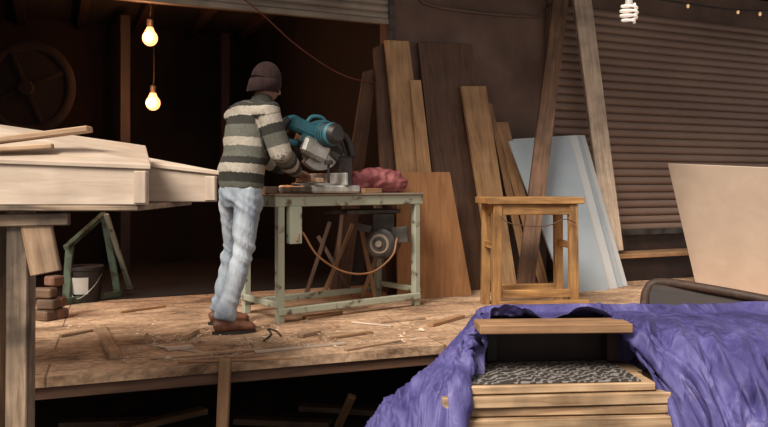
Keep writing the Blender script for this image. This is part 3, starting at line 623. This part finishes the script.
nr=len(rowsC[0]); grid=[]
for r in range(nr):
    grid.append(crv([rowsC[c][r] for c in range(len(cols))],30))
bm=bmesh.new(); G=[[bm.verts.new(p) for p in row] for row in grid]
for i in range(nr-1):
    for j in range(len(G[0])-1): bm.faces.new([G[i][j],G[i][j+1],G[i+1][j+1],G[i+1][j]])
bm.normal_update()
def edged(q):
    d_,_p=noise.voronoi(q); return d_[1]-d_[0]
for i in range(nr):
    for j in range(len(G[0])):
        v=G[i][j]; p=v.co; n_=v.normal.copy()
        if n_.z<0: n_=-n_
        if n_.y>0.5: n_=-n_
        hang_=min(1,max(0,(i-56)/26))
        mid=min(1,max(0.12,(abs((j/30)-5)-0.7)/0.8))
        cc=j/30.0; rr=i/20.0
        wv=noise.noise(V((cc*1.3,rr*1.1,9)))*0.5
        fold=1-2.4*abs(noise.noise(V((cc*2.6+wv+rr*0.6,rr*0.35,1))))
        fold2=1-2.4*abs(noise.noise(V((cc*6.5+wv*2-rr*0.7,rr*0.6,5))))
        e1=edged(V((p.x*4.5+wv,p.y*3.6,p.z*3.0))); e2=edged(V((p.x*11+wv*2,p.y*9,p.z*7)))
        left=1.0 if cc<4.5 else 0.6
        amp=(fold*0.044+fold2*0.020)*(0.10+0.90*hang_)-(e1*0.038+e2*0.012)*left*(0.35+0.65*hang_)+0.010*hang_
        v.co=p+n_*(amp*mid+0.005)
tp=fin('tarpaulin',bm,M_tarp,smooth='all',label='crumpled purple-blue plastic tarp draped over lumber',cat='tarp')
tm=tp.modifiers.new('thick','SOLIDIFY'); tm.thickness=0.002
# ---------------------------------------------------------------- person
Rr=V((.72,-.69,0)).normalized(); Ff=V((.69,.72,0)).normalized()
hipc=V((-.920,4.80,.90)); chest=V((-.870,4.86,1.36)); neck=V((-.805,4.91,1.48)); headc=V((-.775,4.93,1.585))
shR=V((-.730,4.715,1.39)); shL=V((-.995,4.985,1.395)); elR=V((-.655,4.73,1.115)); wrR=V((-.585,4.985,1.01)); 
elL=V((-.88,5.12,1.14)); wrL=V((-.70,5.26,1.03))
hpR=hipc+Rr*0.082+V((0,0,-.02)); hpL=hipc-Rr*0.082+V((0,0,-.02))
knR=V((-.885,4.70,.50)); anR=V((-.985,4.61,.10)); knL=V((-1.00,4.96,.50)); anL=V((-1.085,4.93,.10))
def hand(bm,wr,dirn,palm_n,thumb_side):
    d=dirn.normalized(); pn=(palm_n-d*palm_n.dot(d)).normalized(); s=d.cross(pn).normalized()*thumb_side
    kn=wr+d*0.09
    loft(bm,[wr-d*0.02,wr+d*0.02,wr+d*0.06,kn],[0.026,0.034,0.042,0.040],[0.02,0.017,0.016,0.013],ref=s,seg=12)
    for i,(o,L) in enumerate(((0.030,0.075),(0.010,0.083),(-0.011,0.077),(-0.031,0.062))):
        b=kn+s*o-d*0.012
        p1=b+d*0.018; p2=p1+(d*0.9+pn*0.35).normalized()*L*0.42; p3=p2+(d*0.6+pn*0.8).normalized()*L*0.32; p4=p3+(d*0.2+pn*1.0).normalized()*L*0.26
        loft(bm,[b,p1,p2,p3,p4],[0.009,0.010,0.0092,0.0085,0.006],seg=8)
    b=wr+d*0.03+s*0.028
    loft(bm,[b,b+d*0.025+s*0.022+pn*.008,b+d*0.055+s*0.032+pn*0.02,b+d*0.078+s*0.028+pn*0.03],[0.013,0.012,0.0105,0.007],seg=8)
hf=(Ff+Rr*0.15).normalized(); hr=hf.cross(up).normalized(); hup=(up+hf*0.30).normalized(); hfw=hup.cross(hr)*1.0
if hfw.dot(hf)<0: hfw=-hfw
HR=Matrix((( hr.x,hfw.x,hup.x),(hr.y,hfw.y,hup.y),(hr.z,hfw.z,hup.z)))
def HP(r,f,u): return headc+hr*r+hfw*f+hup*u
bm=bmesh.new()
loft(bm,[hipc+up*-.10,hipc,hipc.lerp(chest,.35),hipc.lerp(chest,.75),chest+up*.03,neck-up*.03],[.14,.15,.13,.145,.14,.06],[.10,.11,.095,.11,.095,.055],ref=Rr,seg=20)
loft(bm,[neck-up*.06,neck,headc-up*.02],[.06,.056,.058],seg=14)
ball(bm,HP(0,-0.005,0.03),(.073,.092,.085),HR); ball(bm,HP(0,0.03,-.045),(.056,.060,.06),HR)
ball(bm,HP(0,0.055,-.075),(.03,.028,.026),HR,12)
loft(bm,[HP(0,.086,.015),HP(0,.102,-.012),HP(0,.106,-.026),HP(0,.086,-.034)],[.008,.012,.016,.01],seg=8)
for s in (-1,1):
    ball(bm,HP(s*.074,-.008,-.005),(.010,.022,.030),HR,12)
    ball(bm,HP(s*.028,.080,.022),(.02,.012,.007),HR,10)
ball(bm,HP(0,.086,-.052),(.024,.010,.006),HR,10); ball(bm,HP(0,.084,-.062),(.020,.010,.006),HR,10)
for a,b,c3 in ((shR,elR,wrR),(shL,elL,wrL)):
    loft(bm,[chest.lerp(a,.6),a,a.lerp(b,.5),b,b.lerp(c3,.3),c3],[.06,.055,.048,.040,.041,.026],seg=14)
hand(bm,wrR,V((.045,.13,-.022)),V((0.05,0.0,-1)),-1)
hand(bm,wrL,V((.16,.02,-.03)),V((0,0.0,-1)),1)
for a,b,c3 in ((hpR,knR,anR),(hpL,knL,anL)):
    loft(bm,[a+up*.03,a,a.lerp(b,.5),b,b.lerp(c3,.3),c3,c3-up*.04],[.080,.080,.066,.050,.048,.036,.04],seg=14)
    loft(bm,[c3-up*.05-V((.04,.02,0)),c3-up*.055+V((.05,.02,0)),c3-up*.07+V((.13,.05,0))],[.033,.036,.03],[.03,.03,.02],ref=V((-.3,.9,0)),seg=10)
bm=remesh(bm,0.0055,2)
pe=fin('person',bm,M_skin,smooth='all',frame=Matrix.Translation(V((-1.0,4.78,0))),label='person in beanie, striped sweater and faded jeans operating a saw',cat='person')
for s in (-1,1):
    bm=bmesh.new(); ball(bm,HP(s*.029,.084,.008),(.013,.010,.008),HR,12); fin('eye',bm,M_black,parent=pe,smooth='all')
def denimf(p):
    near=0.35+0.9*math.exp(-((p.z-.48)/.09)**2)+1.3*math.exp(-((p.z-.15)/.09)**2)+0.7*math.exp(-((p.z-.80)/.07)**2)
    q=V((p.x*4+1.3,p.y*4,p.z*14+p.x*10)); q2=V((p.x*7,p.y*7,p.z*4.5+p.x*9))
    return near*(0.8-2.6*abs(noise.noise(q)))*0.9+(0.6-2.2*abs(noise.noise(q2)))*0.8
bm=bmesh.new()
loft(bm,[hipc+up*.06,hipc,hipc-up*.07,hipc-up*.12],[.143,.154,.154,.13],[.106,.118,.118,.09],ref=Rr,seg=24)
for a,b,c3 in ((hpR,knR,anR),(hpL,knL,anL)):
    loft(bm,[a+up*.02,a-up*.06,a.lerp(b,.5),b,b.lerp(c3,.35),b.lerp(c3,.8),c3-up*.01],[.086,.093,.079,.063,.059,.054,.060],seg=18)
bm=remesh(bm,0.0075,1,0.011,9,3.3,denimf)
fin('jeans',bm,M_denim,parent=pe,smooth='all',label='faded pale blue denim jeans')
bm=bmesh.new()
spine=[hipc+up*.0,hipc+up*.035,hipc+up*.09,hipc.lerp(chest,.45),hipc.lerp(chest,.75),chest+up*.02,neck+up*-.055,neck+up*0.0,neck+up*.022]
loft(bm,spine,[.150,.157,.162,.155,.163,.152,.086,.064,.062],[.118,.128,.136,.128,.130,.115,.080,.062,.060],ref=Rr,seg=28)
for a,b,c3 in ((shR,elR,wrR),(shL,elL,wrL)):
    cin=(chest+up*.02).lerp(a,.55)
    loft(bm,[cin,a-up*.005,a.lerp(b,.5),b,b.lerp(c3,.3),b.lerp(c3,.8),c3],[.075,.072,.068,.068,.062,.046,.037],seg=18)
def knitf(p):
    q=V((p.x*4.5,p.y*4.5,p.z*7+p.x*7)); q2=V((p.x*10,p.y*10,p.z*8))
    return (1-2*abs(noise.noise(q)))*1.0+noise.noise(q2)*0.3
bm=remesh(bm,0.0075,3,0.012,7,8.1,knitf)
lay=bm.verts.layers.float.new('stripe')
def segd(p,a,b):
    t=max(0,min(1,(p-a).dot(b-a)/(b-a).length_squared)); return (p-(a+(b-a)*t)).length,t
PR=0.37
for v in bm.verts:
    p=v.co
    s=(p.z-0.86)/PR+ (p-hipc).dot(Ff)*0.25
    for a,b,c3 in ((shR,elR,wrR),(shL,elL,wrL)):
        d1,t1=segd(p,a,b); d2,t2=segd(p,b,c3)
        L1=(b-a).length; L2=(c3-b).length
        if d1<0.094 and t1>0.10 and d1<=d2: s=2.60-(t1*L1)/PR
        elif d2<0.10 and t2>0: s=2.60-(L1+t2*L2)/PR
    if p.z>1.415 and (p-neck).length<0.15: s=0.28
    v[lay]=s
fin('sweater',bm,M_sweat,parent=pe,smooth='all',label='knit sweater with dark, cream and grey-green stripes')
bm=bmesh.new()
bmesh.ops.create_uvsphere(bm,u_segments=56,v_segments=28,radius=1)
for v in bm.verts:
    q=v.co.copy()
    if q.z<-0.15: q.z=-0.15
    k_=1+0.018*math.sin(28*math.atan2(q.y,q.x))*(1-abs(q.z))
    v.co=HP(0,-.010,.030)+HR@V((q.x*.085*k_,q.y*.105*k_,q.z*.106+(0.012*max(0,q.z))-0.004*q.y))
bmesh.ops.remove_doubles(bm,verts=bm.verts,dist=1e-4)
fin('beanie',bm,M_beanie,parent=pe,smooth='all',label='dark maroon-brown knitted beanie')
bm=bmesh.new(); ring=[]
for i in range(56):
    a=2*math.pi*i/56; rr=[]; kk=0.003*(i%2); lo=-.012*max(0,-math.sin(a))
    for (o,h) in ((-0.004,-.058+lo),(.004,-.054+lo),(.006,-.01),(.005,.022),(0,.028),(-.006,0)):
        rr.append(bm.verts.new(HP(math.cos(a)*(.081+o+kk),-.012+math.sin(a)*(.100+o+kk),.000+.024*math.sin(a)+h)))
    ring.append(rr)
for i in range(56):
    for j in range(6): bm.faces.new([ring[i][j],ring[i][(j+1)%6],ring[(i+1)%56][(j+1)%6],ring[(i+1)%56][j]])
fin('beanie_cuff',bm,M_beanie,parent=pe,smooth='all')
for an in (anR,anL):
    fdn=V((.93,.36,0)).normalized(); sdn=V((-.36,.93,0)).normalized(); g=V((an.x,an.y,0))
    bm=bmesh.new()
    loft(bm,[g+up*.13-fdn*.005,g+up*.08,g+up*.035],[.052,.05,.045],[.048,.046,.045],ref=sdn,seg=18)
    loft(bm,[g-fdn*.065+up*.045,g-fdn*.03+up*.055,g+fdn*.05+up*.055,g+fdn*.11+up*.045,g+fdn*.165+up*.037,g+fdn*.19+up*.03],[.028,.042,.044,.048,.038,.018],[.030,.045,.048,.034,.026,.014],ref=sdn,seg=18)
    bm=remesh(bm,0.007,2,0.003,14)
    for v in bm.verts: v.co.z=max(v.co.z,0.016)
    bo=fin('boot',bm,M_boot,parent=pe,smooth='all',label='worn brown leather boot',frame=Matrix.Translation(g))
    bm=bmesh.new()
    for zz in (0.001,0.02):
        for i in range(24):
            a=2*math.pi*i/24; xf=0.06+math.cos(a)*.135; w_=.048 if math.cos(a)>-0.3 else .042
            bm.verts.new(g+fdn*xf+sdn*math.sin(a)*w_+up*zz)
    bm.verts.ensure_lookup_table(); vv=list(bm.verts)
    bm.faces.new(vv[:24]); bm.faces.new(vv[24:])
    for i in range(24): bm.faces.new([vv[i],vv[(i+1)%24],vv[24+(i+1)%24],vv[24+i]])
    fin('sole',bm,M_black,parent=bo)
# ---------------------------------------------------------------- light / camera
w=bpy.data.worlds.new('World'); bpy.context.scene.world=w; w.use_nodes=True
bgk=w.node_tree.nodes['Background']; bgk.inputs[0].default_value=(1.0,0.90,0.82,1); bgk.inputs[1].default_value=0.54
L=bpy.data.lights.new('sun','SUN'); L.energy=5.2; L.angle=math.radians(26); L.color=(1,0.92,0.81)
so=bpy.data.objects.new('sun',L); C.objects.link(so)
so.rotation_euler=V((0.55,0.80,-1.0)).to_track_quat('-Z','Y').to_euler()
cam=bpy.data.cameras.new('camera'); co=bpy.data.objects.new('camera',cam); C.objects.link(co)
co.location=(0,0,HC); co.rotation_euler=(math.pi/2,0,0); cam.sensor_width=36; cam.lens=FP/768*36; cam.shift_y=-28.5/768; cam.clip_start=0.05
bpy.context.scene.camera=co
bpy.context.scene.view_settings.view_transform='Standard'
